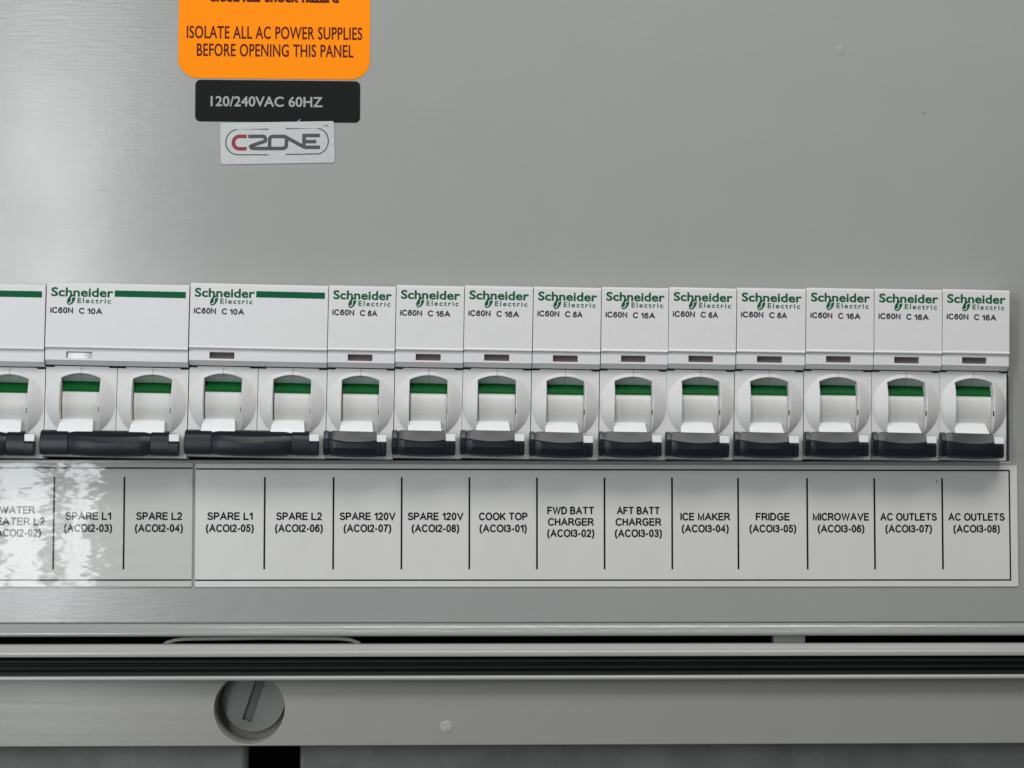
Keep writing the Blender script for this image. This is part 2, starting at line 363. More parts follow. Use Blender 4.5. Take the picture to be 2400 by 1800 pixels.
def plain_text(s, cap, x, z, width=None, anchor="L", weight=0.15, gap=0.115):
    """the centre-line capitals set as stroked lines; returns (lines, stroke width)"""
    t = weight
    pen, out = t / 2, []
    for ch in s:
        w, strokes = PLAIN[ch]
        for st in strokes:
            p = [(a + pen, t / 2 + b * (1 - t)) for a, b in st]
            for e0, e1 in ((0, 1), (-1, -2)):
                dx, dz = p[e0][0] - p[e1][0], p[e0][1] - p[e1][1]
                l = math.hypot(dx, dz)
                p[e0] = (p[e0][0] + dx / l * t * 0.42, p[e0][1] + dz / l * t * 0.42)
            out.append(p)
        pen += w + t + gap
    total = pen - gap - t / 2
    kx = cap if width is None else width / total
    w = total * kx
    ox = x - (0 if anchor == "L" else w / 2 if anchor == "C" else w)
    return [[(ox + a * kx, z + b * cap) for a, b in l] for l in out]


def inflate(loops, d):
    """move every outline outwards by d (holes shrink), mitred"""
    if not d:
        return loops
    def area2(l):
        return sum(l[i][0] * l[(i + 1) % len(l)][1] - l[(i + 1) % len(l)][0] * l[i][1] for i in range(len(l)))
    big = max(loops, key=lambda l: abs(area2(l)))
    s = 1 if area2(big) > 0 else -1
    res = []
    for l in loops:
        n, r = len(l), []
        for i in range(n):
            p0, p1, p2 = l[i - 1], l[i], l[(i + 1) % n]
            a = Vector((p1[0] - p0[0], p1[1] - p0[1])); b = Vector((p2[0] - p1[0], p2[1] - p1[1]))
            if a.length < 1e-9 or b.length < 1e-9:
                continue
            a.normalize(); b.normalize()
            q = a + b
            if q.length < 1e-6:
                q = a
            q.normalize()
            k = d * s / max(0.5, a.dot(q))
            r.append((p1[0] + q.y * k, p1[1] - q.x * k))
        res.append(r)
    return res


def curve_mesh(name, loops, material, offset=0.0, extrude=0.0):
    """loops: closed 2-D outlines in mm (x, z) -> flat filled mesh in the XZ plane"""
    S = 0.1
    cu = bpy.data.curves.new(name, "CURVE")
    cu.dimensions = "2D"
    cu.fill_mode = "BOTH" if extrude else "FRONT"
    cu.offset = offset * S
    cu.extrude = extrude * S
    for lp in loops:
        sp = cu.splines.new("POLY")
        sp.points.add(len(lp) - 1)
        for i, (x, z) in enumerate(lp):
            sp.points[i].co = (x * S, z * S, 0, 1)
        sp.use_cyclic_u = True
    t = bpy.data.objects.new("tmp", cu)
    COL.objects.link(t)
    dg = bpy.context.evaluated_depsgraph_get()
    dg.update()
    me = bpy.data.meshes.new_from_object(t.evaluated_get(dg))
    bpy.data.objects.remove(t)
    bpy.data.curves.remove(cu)
    me.name = name
    for v in me.vertices:
        x, y, z = v.co
        v.co = (x / S * MM, -z / S * MM, y / S * MM)
    me.materials.clear()
    me.materials.append(material)
    me.update()
    return me


def text_loops(s, font, cap, x, z, width=None, anchor="L", track=0.0, slant=0.0):
    """x, z: anchor and baseline in mm; cap: capital height; width squeezes or stretches the run"""
    k = cap / CAPH[font]
    pen, out = 0.0, []
    for ch in s:
        adv, loops = GLYPHS[font][ch]
        out.append([[(lp[i] + pen, lp[i + 1]) for i in range(0, len(lp), 2)] for lp in loops])
        pen += adv + track
    xs = [p[0] for g in out for l in g for p in l]
    x0, x1 = min(xs), max(xs)
    kx = k if width is None else width / (x1 - x0)
    w = (x1 - x0) * kx
    ox = x - (0 if anchor == "L" else w / 2 if anchor == "C" else w)
    return [[[(ox + (a - x0) * kx + slant * b * k, z + b * k) for a, b in l] for l in g] for g in out if g]


def lettering(name, loops, material, y, parent, bold=0.0):
    v, f = [], []
    for k, g in enumerate(loops):                # glyph by glyph, so that neighbours may touch
        t = curve_mesh("glyph", inflate(g, bold), material)
        b = len(v)
        v += [(p.co.x / MM, -0.002 * (k % 2), p.co.z / MM) for p in t.vertices]
        f += [tuple(b + i for i in p.vertices) for p in t.polygons]
        bpy.data.meshes.remove(t)
    o = obj(name, mesh_from(name, v, f, material, 0), parent)
    o.location = (0, y * MM, 0)
    return o


def plain_lettering(name, lines, w, material, y, parent, warp=None):
    me = stroke_mesh(name, lines, w, material)
    if warp:
        for v in me.vertices:
            v.co.y += warp(v.co.z / MM) * MM
    o = obj(name, me, parent)
    if not warp:
        o.location = (0, y * MM, 0)
    return o


def rrect(x0, x1, z0, z1, r, n=8):
    pts = []
    for cx, cz, a0 in ((x1 - r, z1 - r, 0), (x0 + r, z1 - r, 90), (x0 + r, z0 + r, 180), (x1 - r, z0 + r, 270)):
        for i in range(n + 1):
            a = math.radians(a0 + 90 * i / n)
            pts.append((cx + r * math.cos(a), cz + r * math.sin(a)))
    return pts


def sheet(name, outline, y_front, thick, material, parent=None, bevel=0.0):
    """a thin sheet: an outline (x, z) with thickness, front face at y_front"""
    n = len(outline)
    v = [(x, y_front, z) for x, z in outline] + [(x, y_front + thick, z) for x, z in outline]
    f = [tuple(range(n)), tuple(range(n, 2 * n))[::-1]]
    f += [(i, n + i, n + (i + 1) % n, (i + 1) % n) for i in range(n)]
    return obj(name, mesh_from(name, v, f, material, 30), parent, bevel, 1)


def stroke(points, w):
    """a polyline as one closed outline of width w, mitred"""
    L, Rr = [], []
    n = len(points)
    for i, (x, z) in enumerate(points):
        a = points[max(i - 1, 0)]
        b = points[min(i + 1, n - 1)]
        d1 = Vector((x - a[0], z - a[1])) if i else Vector((b[0] - x, b[1] - z))
        d2 = Vector((b[0] - x, b[1] - z)) if i < n - 1 else d1
        d1.normalize(); d2.normalize()
        t = (d1 + d2).normalized()
        k = 1 / max(0.45, math.sqrt(max(0.0, (1 + d1.dot(d2)) / 2)))
        nx, nz = -t.y * w / 2 * k, t.x * w / 2 * k
        L.append((x + nx, z + nz)); Rr.append((x - nx, z - nz))
    return L, Rr


def stroke_mesh(name, lines, w, material):
    v, f = [], []
    for k, pts in enumerate(lines):
        L, Rr = stroke(pts, w)
        b = len(v)
        v += [(x, -0.0006 * (k % 4), z) for x, z in L] + [(x, -0.0006 * (k % 4), z) for x, z in Rr]
        n = len(L)
        f += [(b + i, b + i + 1, b + n + i + 1, b + n + i) for i in range(n - 1)]
    return mesh_from(name, v, f, material, 0)


def arc(cx, cz, r, a0, a1, n=10, rz=None):
    rz = rz or r
    return [(cx + r * math.cos(math.radians(a0 + (a1 - a0) * i / n)),
             cz + rz * math.sin(math.radians(a0 + (a1 - a0) * i / n))) for i in range(n + 1)]


# ---------------------------------------------------------------- the setting behind
v, f = box_vf(-190, 190, 4.2, 60, -190, 170)
f = [q for i, q in enumerate(f) if i != 2]      # open towards the front
tag(obj("cabinet_interior", mesh_from("cabinet_interior", v, f, DARK, 0)), kind="structure")

# ---------------------------------------------------------------- front cover of the enclosure
CX0, CX1, CZ0, CZ1 = -175.0, 132.9, -20.25, 25.6       # cut-out
cover = empty("enclosure_cover", (0, 0, -66))
tag(cover, "large semi-gloss grey front cover of the electrical enclosure, cut out around the breaker row", "panel")


def plate(name, x0, x1, z0, z1, hole, y, thick, material, parent):
    hx0, hx1, hz0, hz1 = hole
    xs, zs = [x0, hx0, hx1, x1], [z0, hz0, hz1, z1]
    v, f = [], []
    for yy in (y, y + thick):
        for zz in zs:
            for xx in xs:
                v.append((xx, yy, zz))
    for k in (0, 16):
        for j in range(3):
            for i in range(3):
                if i == 1 and j == 1:
                    continue
                q = [k + j * 4 + i, k + j * 4 + i + 1, k + (j + 1) * 4 + i + 1, k + (j + 1) * 4 + i]
                f.append(tuple(q if k == 0 else q[::-1]))
    for ring in ([0, 1, 2, 3, 7, 11, 15, 14, 13, 12, 8, 4], [5, 6, 10, 9]):
        for a, b in zip(ring, ring[1:] + ring[:1]):
            f.append((a, b, b + 16, a + 16))
    return obj(name, mesh_from(name, v, f, material, 0), parent, 0.25)


o = plate("cover_plate", -185, 185, -62.85, 165, (CX0, CX1, CZ0, CZ1), 0, 3.0, PANEL, cover)
o.location.z = 66 * MM
LIP = [(3.0, -62.87), (0.02, -62.87), (0.28, -63.0), (0.2, -63.16), (-0.12, -63.35), (-0.42, -64.2), (-0.80, -65.3),
       (-0.98, -65.75), (-0.80, -66.15), (-0.3, -66.38), (1.0, -66.45), (3.0, -66.45)]
o = obj("bottom_lip", loft("bottom_lip", [(-185, LIP), (185, LIP)], PANEL, 60), cover)
o.location.z = 66 * MM
# shallow pimple in the paint, upper right
v, f = [], []
for i in range(7):
    r = 2.0 * i / 6
    for j in range(24):
        a = j * math.tau / 24
        v.append((88.4 + r * 0.75 * math.cos(a), -0.09 * (1 + math.cos(math.pi * i / 6)) - 0.004, 90.3 + r * math.sin(a)))
for i in range(6):
    for j in range(24):
        f.append((i * 24 + j, i * 24 + (j + 1) % 24, (i + 1) * 24 + (j + 1) % 24, (i + 1) * 24 + j))
o = obj("raised_dimple", mesh_from("raised_dimple", v, f, PANEL, 180), cover)
o.location.z = 66 * MM

# ---------------------------------------------------------------- breakers
ZC, YF = -5.9, -6.0       # centre height of the round boss, front plane of the body


def dome(x, z):
    """front depth of the body: a flat face with a shallow round boss"""
    rho = math.hypot(x, z - ZC)
    r0, h = 8.85, 4.0
    Rr = (r0 * r0 + h * h) / (2 * h)
    if rho >= r0:
        return YF
    return YF - (math.sqrt(Rr * Rr - rho * rho) - (Rr - h))


def ray_poly(poly, dx, dz):
    best = None
    n = len(poly)
    for i in range(n):
        x0, z0 = poly[i][0], poly[i][1] - ZC
        x1, z1 = poly[(i + 1) % n][0], poly[(i + 1) % n][1] - ZC
        ex, ez = x1 - x0, z1 - z0
        den = dx * ez - dz * ex
        if abs(den) < 1e-9:
            continue
        t = (x0 * ez - z0 * ex) / den
        u = (x0 * dz - z0 * dx) / den
        if t > 0 and -1e-6 <= u <= 1 + 1e-6 and (best is None or t < best):
            best = t
    return best


def body_mesh(hw):
    opening = [(4.95, -13.1)] + [(x, 1.6 - 1.15 * (x / 4.95) ** 2) for x in [4.95 - 9.9 * i / 14 for i in range(15)]] + [(-4.95, -13.1)]
    rect = [(hw, -19.9), (hw, 3.22), (hw - 2.1, 3.22), (hw - 2.1, 3.52), (-hw + 2.1, 3.52), (-hw + 2.1, 3.22), (-hw, 3.22), (-hw, -19.9)]
    angs = {round(i * 360 / 112, 3) for i in range(112)}
    for p in opening + rect:
        angs.add(round(math.degrees(math.atan2(p[1] - ZC, p[0])) % 360, 3))
    angs = sorted(angs)
    v, f = [], []
    rings = 0
    cols = []
    for a in angs:
        dx, dz = math.cos(math.radians(a)), math.sin(math.radians(a))
        ti, tr = ray_poly(opening, dx, dz), ray_poly(rect, dx, dz)
        tc = min(8.85, tr - 0.03)
        tc = max(tc, ti + 0.35)
        col = []
        xi, zi = dx * ti, ZC + dz * ti
        yi = dome(xi, zi)
        col.append((dx * (ti - 0.02), 3.0, ZC + dz * (ti - 0.02)))
        col.append((dx * (ti - 0.02), yi + 0.55, ZC + dz * (ti - 0.02)))
        col.append((dx * (ti + 0.07), yi + 0.22, ZC + dz * (ti + 0.07)))
        for t in [0.24] + [0.24 + (tc - ti - 0.24) * k / 7 for k in range(1, 8)]:
            x, z = dx * (ti + t), ZC + dz * (ti + t)
            col.append((x, dome(x, z), z))
        for tt in (0.3, 1.0):
            t = tc + (tr - tc) * tt
            col.append((dx * t, YF, ZC + dz * t))
        col.append((dx * tr, 20.0, ZC + dz * tr))
        cols.append(col)
    m_ = len(cols[0])
    for c in cols:
        v += c
    n = len(cols)
    for i in range(n):
        for k in range(m_ - 1):
            j = (i + 1) % n
            f.append((i * m_ + k, j * m_ + k, j * m_ + k + 1, i * m_ + k + 1))
    return mesh_from("body", v, f, WHITE, 28)


def grid_surf(name, xs, profile, material, edge=None, smooth=60):
    """surface over x and a (z, y) profile; edge(x) raises the first row"""
    v, f = [], []
    for x in xs:
        for k, (z, y) in enumerate(profile):
            zz = edge(x, k, z) if edge else z
            v.append((x, y, zz))
    n = len(profile)
    for i in range(len(xs) - 1):
        for k in range(n - 1):
            f.append((i * n + k, (i + 1) * n + k, (i + 1) * n + k + 1, i * n + k + 1))
    return mesh_from(name, v, f, material, smooth)


XS = [-5.0 + i for i in range(11)]
hood_me = grid_surf("hood", XS, [(1.55, -5.95), (0.6, -5.2), (-0.26, -4.3)], HOOD,
                    edge=lambda x, k, z: z - (1.15 * (x / 5.0) ** 2 * (1, 0.45, 0.08)[k]))
OFF = 0.08
DRUMP = [(-3.08, 0.0), (-3.08, -5.75), (-3.2, -5.95), (-4.0, -6.25), (-5.2, -6.52), (-6.3, -6.55), (-7.4, -6.4), (-8.6, -6.0), (-9.7, -5.45), (-10.6, -5.1), (-14.5, -5.0)]
drum_me = loft("drum", [(x + OFF, [(y, z) for z, y in DRUMP] + [(0.0, -14.5)]) for x in (-4.75, -4.6, 4.6, 4.75)], DRUM, 50)
GRP = [(-0.2, -3.85), (-0.45, -4.2), (-2.55, -5.45), (-2.7, -5.35), (-3.08, -5.6)]
stripe_me = loft("position_stripe", [(x + OFF, [(y, z) for z, y in GRP] + [(0.0, -3.08), (0.0, -0.2)]) for x in (-4.77, 4.77)], GREEN_IND, 25)


def stripe_y(z):
    return -4.35 + (z + 0.7) / (-1.85) * (-1.10) - 0.035


def stem_mesh():
    st = []
    for u in [i / 8 for i in range(9)]:
        s = 2 * u - 1
        top = -10.35 + 0.22 * (1 - s * s)
        xt = -0.85 + 4.15 * s
        st.append((xt, top, s))
    v, f = [], []
    for xt, top, s in st:
        xb = -0.85 + 4.45 * s
        v += [(xt, -5.0, top + 0.1), (xt, -5.6, top), (xt, -6.3, top - 0.25), (xb, -9.2, -13.25), (xb, -9.2, -15.5), (xb, -5.0, -15.5)]
    for i in range(8):
        for k in range(6):
            f.append((i * 6 + k, (i + 1) * 6 + k, (i + 1) * 6 + (k + 1) % 6, i * 6 + (k + 1) % 6))
    f += [(0, 1, 2, 3, 4, 5), tuple(range(48, 54))]
    return mesh_from("toggle_stem", v, f, STEM, 50)


stem_me = stem_mesh()


def bar_mesh(x0, x1, xp, g0, g1, rnd):
    """x0..x1 whole bar, pad ends at xp, grooves at g0 and g1"""
    def prof(x):
        u = (2 * (x - g0) / (g1 - g0) - 1)
        mid = max(0.0, 1 - u * u) if g0 < x < g1 else 0.0
        dip = 0.85 * mid
        bot = 0.38 * mid
        out = 0.35 * mid
        if x > xp + 0.01:
            return [(-7.5, -13.9), (-8.6, -13.9), (-9.6, -14.4), (-9.9, -15.6), (-10.3, -15.72), (-10.65, -16.2), (-10.7, -17.6), (-10.4, -18.9), (-9.9, -19.35), (-7.5, -19.3)]
        if rnd:
            return [(-7.5, -13.0), (-8.5, -12.95), (-9.4, -13.35), (-10.2 - out, -14.3 - dip * 0.5), (-10.55 - out, -15.3 - dip * 0.5), (-10.75 - out, -16.4),
                    (-10.7 - out, -17.8), (-10.4 - out * .6, -18.95 - bot), (-9.9, -19.35 - bot), (-7.5, -19.3 - bot)]
        return [(-7.5, -13.0), (-8.6, -12.9), (-9.4, -13.1), (-10.05 + mid * .1, -14.25 - dip * 0.6), (-10.35, -15.0 - dip * 0.9), (-10.98 - out * .5, -15.35 - dip),
                (-10.98 - out, -17.4), (-10.5 - out, -18.9 - bot), (-10.0, -19.35 - bot), (-7.5, -19.3 - bot)]

    def shrink(p, d):
        cy, cz = -8.5, -16.2
        r = []
        for y, z in p:
            dy, dz = y - cy, z - cz
            l = math.hypot(dy, dz)
            r.append((y - dy / l * d, z - dz / l * d))
        return r
    st = [(x0, shrink(prof(x0), 0.35)), (x0 + 0.25, prof(x0 + 0.25))]
    for g in (g0, g1):
        pass
    xs = [g0 - 0.16]
    st.append((g0 - 0.16, prof(g0 - 0.16)))
    st.append((g0, shrink(prof(g0), 0.28)))
    n = 14
    if g1 < xp:
        for i in range(1, n):
            x = g0 + 0.12 + (g1 - g0 - 0.24) * i / n
            st.append((x, prof(x)))
        st += [(g1, shrink(prof(g1), 0.28)), (g1 + 0.16, prof(g1 + 0.16)), (xp, prof(xp)), (xp + 0.04, prof(xp + 0.04))]
    else:
        for i in range(1, n):
            x = g0 + 0.12 + (xp - g0 - 0.12) * i / (n - 1)
            st.append((x, prof(x)))
        st += [(xp + 0.04, prof(xp + 0.04)), (g1 - 0.12, prof(xp + 1)), (g1, shrink(prof(xp + 1), 0.22)), (g1 + 0.12, prof(xp + 1))]
    st += [(x1 - 0.25, prof(xp + 1)), (x1, shrink(prof(xp + 1), 0.3))]
    return loft("toggle_handle", st, BAR, 17)


def cover_mesh(hw, wx0):
    """moulded cover with a window cut in its lower band"""
    y1, y2 = -9.0, -8.45
    xs = [-hw, wx0, wx0 + 6.5, hw]
    zs = [7.85, 7.10, 5.42, 4.95]
    v, f = [], []

    def q(*p):
        b = len(v)
        v.extend(p)
        f.append(tuple(range(b, b + len(p))))
    # main face, top, step
    y0 = y1 - 0.22
    q((-hw, y1, 8.75), (hw, y1, 8.75), (hw, y1, 24.55), (-hw, y1, 24.55))
    q((-hw, y1, 24.55), (hw, y1, 24.55), (hw, y1 + 0.5, 25.05), (-hw, y1 + 0.5, 25.05))
    q((-hw, y1 + 0.5, 25.05), (hw, y1 + 0.5, 25.05), (hw, 15, 25.05), (-hw, 15, 25.05))
    q((-hw, y0, 8.3), (hw, y0, 8.3), (hw, y1, 8.75), (-hw, y1, 8.75))
    q((-hw, y0, 8.1), (hw, y0, 8.1), (hw, y0, 8.3), (-hw, y0, 8.3))
    q((-hw, y0, 8.1), (hw, y0, 8.1), (hw, y2, 7.85), (-hw, y2, 7.85))
    for j in range(3):
        for i in range(3):
            if i == 1 and j == 1:
                continue
            q((xs[i], y2, zs[j]), (xs[i + 1], y2, zs[j]), (xs[i + 1], y2, zs[j + 1]), (xs[i], y2, zs[j + 1]))
    # window reveal
    a, b, c, d = xs[1], xs[2], zs[2], zs[1]
    for (p, r) in (((a, c), (b, c)), ((b, c), (b, d)), ((b, d), (a, d)), ((a, d), (a, c))):
        q((p[0], y2, p[1]), (r[0], y2, r[1]), (r[0], y2 + 1.3, r[1]), (p[0], y2 + 1.3, p[1]))
    q((-hw, y2, 4.95), (hw, y2, 4.95), (hw, -6.9, 3.78), (-hw, -6.9, 3.78))
    q((-hw, -6.9, 3.78), (hw, -6.9, 3.78), (hw, 15, 3.78), (-hw, 15, 3.78))
    for s in (-hw, hw):
        q((s, y0, 8.1), (s, y0, 8.3), (s, y1, 8.75), (s, y1, 24.55), (s, y1 + 0.5, 25.05), (s, 15, 25.05), (s, 15, 3.78), (s, -6.9, 3.78), (s, y2, 4.95), (s, y2, zs[2]), (s, y2, zs[1]), (s, y2, 7.85))
    return mesh_from("cover", v, f, COVERM, 0)


def symbol(x, z, s, parent):
    """slanted oval with a pale S-shaped ribbon through it"""
    pts = []
    for i in range(28):
        a = i * math.tau / 28
        px, pz = 0.78 * math.cos(a), 1.12 * math.sin(a)
        pts.append((x + s * (px + 0.32 * pz), z + s * pz * 0.98))
    o = obj("logo_symbol", curve_mesh("logo_symbol", [pts], GREEN), parent)
    o.location.y = -9.03 * MM
    rb = [(0.72, 0.62), (0.42, 0.66), (0.12, 0.5), (0.05, 0.22), (0.08, -0.1), (0.0, -0.42), (-0.25, -0.66), (-0.62, -0.72)]
    me = stroke_mesh("ribbon", [[(x + s * a * 0.95, z + s * b) for a, b in rb]], 0.2 * s, COVERM)
    r = obj("ribbon", me, o)
    r.location.y = -0.02 * MM


def make_breaker(poles, width, amps):
    """origin at the bottom centre of the housing; x across, -y towards the viewer"""
    ZO = 20.0                                     # row height 0 above the origin
    hw = width / 2 - 0.08
    root = empty("circuit_breaker", (0, 0, 0))

    def ch(name, me, parent=root, bevel=0, dx=0.0, seg=2):
        o_ = obj(name, me, parent, bevel, seg)
        if parent is root:
            o_.location = (dx * MM, 0, ZO * MM)
        return o_
    pw = width / poles
    centres = [0.0] if poles == 1 else [-pw / 2, pw / 2]
    for c in centres:
        bd = ch("body", body_mesh(pw / 2 - 0.08), dx=c)
        obj("hood", hood_me, bd)
        vs, fs = [], []
        for (z, y) in ((3.45, YF), (1.65, dome(0, 1.65)), (1.45, -5.9), (0.6, -5.2), (-0.25, -4.32)):
            vs += [(-0.045, y - 0.025, z), (0.045, y - 0.025, z)]
        for i in range(4):
            fs.append((2 * i, 2 * i + 1, 2 * i + 3, 2 * i + 2))
        obj("mould_seam", mesh_from("mould_seam", vs, fs, SEAM, 0), bd)
        v_, f_ = box_vf(4.84, 4.925, -8.6, -7.7, -8.3, -7.0)
        obj("pivot_slot", mesh_from("pivot_slot", v_, f_, DARK, 0), bd)
        dr = ch("toggle_drum", drum_me, dx=c)
        stp = obj("position_stripe", stripe_me, dr)
        plain_lettering("position_lettering", plain_text("0", 1.15, -3.2, -2.2) + [[(-1.75, -2.1), (-1.5, -2.1)]] + plain_text("0FF", 1.15, -0.7, -2.2, 5.0),
                        0.2, GREEN_TXT, 0, dr, warp=stripe_y)
        ch("toggle_stem", stem_me, dx=c)
    if poles == 1:
        hd = ch("toggle_handle", bar_mesh(-9.35, 7.25, 4.55, -7.9, 5.75, False))
        tx = 4.68
    else:
        hd = ch("toggle_handle", bar_mesh(-width / 2 - 0.45, width / 2 - 1.7, width / 2 - 4.3, -width / 2 + 6.7, width / 2 - 8.9, True))
        tx = width / 2 - 4.2
    v_, f_ = box_vf(tx, tx + 2.55, -10.55, -9.0, -15.66, -13.85)
    obj("white_tab", mesh_from("white_tab", v_, f_, STEM, 35), hd, 0.12)
    wx0 = -width / 2 + 5.45
    cv = ch("cover", cover_mesh(hw, wx0), bevel=0.12, seg=2)
    v_ = [(wx0 - .05, -7.4, 5.3), (wx0 + 6.55, -7.4, 5.3), (wx0 + 6.55, -7.32, 7.2), (wx0 - .05, -7.32, 7.2)]
    obj("indicator_window", mesh_from("indicator_window", v_, [(0, 1, 2, 3)], WINDOW, 0), cv)
    L0 = -width / 2
    lw = 15.3 if poles == 1 else 15.5
    lettering("logo_lettering", text_loops("Schneider", "human", 2.15, L0 + 1.35, 21.45, lw, "L"), GREEN, -9.03, cv, 0.1)
    lettering("logo_small_lettering", text_loops("Electric", "human", 1.25, L0 + 8.0, 19.75, 8.35, "L", 150), GREEN, -9.03, cv, 0.045)
    # the h of the big word runs down into the symbol
    symbol(L0 + 6.3, 20.5, 1.22, cv)
    jit = random.uniform(-0.2, 0.15)
    wd = 3.75 if len(amps) == 3 else 2.45
    plain_lettering("rating_lettering", plain_text("iC60N", 1.45, L0 + 1.15, 17.15 + jit, 5.7) + plain_text("C", 1.45, L0 + 8.4, 17.1 + jit, 1.4) +
                    plain_text(amps, 1.45, L0 + 10.5, 17.05 + jit, wd), 0.35, INK, -9.03, cv)
    if poles == 2:
        st = sheet("logo_stripe", [(L0 + 17.3, 21.55), (width / 2 - 0.95, 21.55), (width / 2 - 0.95, 23.2), (L0 + 17.3, 23.2)], -9.03, 0.02, GREEN, cv)
    return root


random.seed(4)
EDGES = [-121.0, -84.03, -48.18, -30.6, -12.8, 5.21, 23.07, 40.79, 58.71, 77.02, 95.09, 113.24, 131.25]
XSH = 0.0
SPEC = [  # (left edge, right edge, poles, amps, label)
    (-157.6, EDGES[0] - 0.15, 2, "10A", "double-pole breaker cut off by the left edge, above the WATER HEATER L2 text"),
    (EDGES[0], EDGES[1] - 0.1, 2, "10A", "double-width breaker above the SPARE L1 and SPARE L2 cells of the glossy wrinkled strip"),
    (EDGES[1], EDGES[2], 2, "10A", "double-width breaker with long green bar above ACOI2-05 and ACOI2-06 cells of the matt strip"),
]
NAMES = [("6A", "narrow 6A breaker above the SPARE 120V cell marked ACOI2-07, beside the double-width breaker"),
         ("16A", "narrow 16A breaker above the SPARE 120V cell marked ACOI2-08"),
         ("16A", "narrow 16A breaker above the COOK TOP cell"),
         ("6A", "narrow 6A breaker above the FWD BATT CHARGER cell"),
         ("16A", "narrow 16A breaker above the AFT BATT CHARGER cell"),
         ("6A", "narrow 6A breaker above the ICE MAKER cell"),
         ("6A", "narrow 6A breaker above the FRIDGE cell"),
         ("16A", "narrow 16A breaker above the MICROWAVE cell"),
         ("16A", "narrow 16A breaker above the AC OUTLETS cell marked ACOI3-07"),
         ("16A", "narrow 16A breaker at the right end of the row, above AC OUTLETS ACOI3-08")]
for i, (a, lb) in enumerate(NAMES):
    SPEC.append((EDGES[2 + i], EDGES[3 + i], 1, a, lb))


def copy_tree(o, parent=None):
    c = o.copy()
    COL.objects.link(c)
    c.parent = parent
    for chd in list(o.children):
        copy_tree(chd, c)
    return c


protos = {}
for i, (x0, x1, poles, amps, lb) in enumerate(SPEC):
    key = (poles, amps)
    if key not in protos:
        b = make_breaker(poles, 36.3 if poles == 2 else 17.9, amps)
        protos[key] = b
    else:
        b = copy_tree(protos[key])
    tilt = math.radians(0.88 + random.uniform(-0.12, 0.12))
    w = x1 - x0
    b.scale = (w / (36.3 if poles == 2 else 17.9), 1, 1)
    b.rotation_euler = (0, tilt, 0)
    # edges were measured at the top of the cover; the housing leans about its foot
    zt = 45.0
    cx = (x0 + x1) / 2 - math.sin(tilt) * zt
    b.location = Vector((cx, random.uniform(-0.12, 0.12), -20.0 + random.uniform(-0.1, 0.1) + (0.12 if i < 3 else -0.05 if i > 5 else 0))) * MM
    for h in b.children:                                    # no two levers sit exactly alike
        if h.name.startswith(("toggle_handle", "toggle_stem")):
            h.location.z += random.uniform(-0.13, 0.1) * MM
            h.rotation_euler.y = math.radians(random.uniform(-0.6, 0.5)) if "handle" in h.name else 0
    tag(b, lb, "circuit breaker", "circuit breakers in the row")

# ---------------------------------------------------------------- label strips


def strip(name, x0, x1, z0, z1, material, label, divs, cells, left_open, y=-0.36, close_right=False):
    ink = INKFILM if left_open else INK2
    root_ = empty(name, (0, 0, z0))
    tag(root_, label, "label strip", "printed label strips under the breakers")
    s = sheet("strip_sheet", [(x0, z0), (x1, z0), (x1, z1), (x0, z1)], y, -y - 0.01, material, root_, 0.07)
    s.location.z = -z0 * MM

    def line(nm, a, b, c, d):
        o_ = sheet(nm, [(a, c), (b, c), (b, d), (a, d)], y - 0.02, 0.015, ink, root_)
        o_.location.z = -z0 * MM
    zt, zb = z1 - 1.35, z0 + 1.78
    xa = x0 + (0.12 if not left_open else 0)
    xb = x1 - (1.95 if close_right else 0.1)
    line("border_line", xa, xb, zt - 0.2, zt + 0.2)
    line("border_line", xa, xb, zb - 0.2, zb + 0.2)
    if close_right:
        line("border_line", xb - 0.4, xb, zb + 0.21, zt - 0.21)
    for d in divs:
        line("divider_line", d - 0.24, d + 0.24, -48.9, -24.75)
    for cx, lines in cells:
        lo = []
        n = len(lines)
        zm = -36.6 if n == 2 else -36.45
        for k, t in enumerate(lines):
            base = zm - 0.95 + 3.14 / 2 * (n - 1) - 3.14 * k if n == 2 else zm - 0.95 + 2.98 * (1 - k)
            lo += plain_text(t, 1.95, cx, base, WID.get(t, None) or (12.4 if t[0] == "(" else None), "C")
        o_ = plain_lettering("cell_lettering", lo, 0.42, ink, y - 0.02, root_)
        o_.location.z = -z0 * MM
    return root_


WID = {"SPARE L1": 11.8, "SPARE L2": 11.9, "SPARE 120V": 14.6, "COOK TOP": 12.7, "FWD BATT": 12.3, "CHARGER": 12.0, "AFT BATT": 11.3,
       "ICE MAKER": 13.1, "FRIDGE": 9.0, "MICROWAVE": 15.0, "AC OUTLETS": 15.1, "WATER": 9.0, "HEATER L2": 14.3}
strip("label_strip", -160, -83.72, -53.45, -21.1, FILM,
      "glossy wrinkled laminated label strip with WATER HEATER L2 cell at the left",
      [-137.9, -119.7, -101.5],
      [(-129.2, ["WATER", "HEATER L2", "(ACOI2-02)"]),
       (-110.8, ["SPARE L1", "(ACOI2-03)"]), (-92.4, ["SPARE L2", "(ACOI2-04)"])], True, y=-0.48)
DV = [-64.92, -46.93, -29.05, -11.22, 6.6, 24.47, 42.4, 59.98, 78.4, 96.4, 114.6]
TX = [["SPARE L1", "(ACOI2-05)"], ["SPARE L2", "(ACOI2-06)"], ["SPARE 120V", "(ACOI2-07)"], ["SPARE 120V", "(ACOI2-08)"],
      ["COOK TOP", "(ACOI3-01)"], ["FWD BATT", "CHARGER", "(ACOI3-02)"], ["AFT BATT", "CHARGER", "(ACOI3-03)"],
      ["ICE MAKER", "(ACOI3-04)"], ["FRIDGE", "(ACOI3-05)"], ["MICROWAVE", "(ACOI3-06)"], ["AC OUTLETS", "(ACOI3-07)"], ["AC OUTLETS", "(ACOI3-08)"]]
ed = [-83.0] + DV + [132.9]
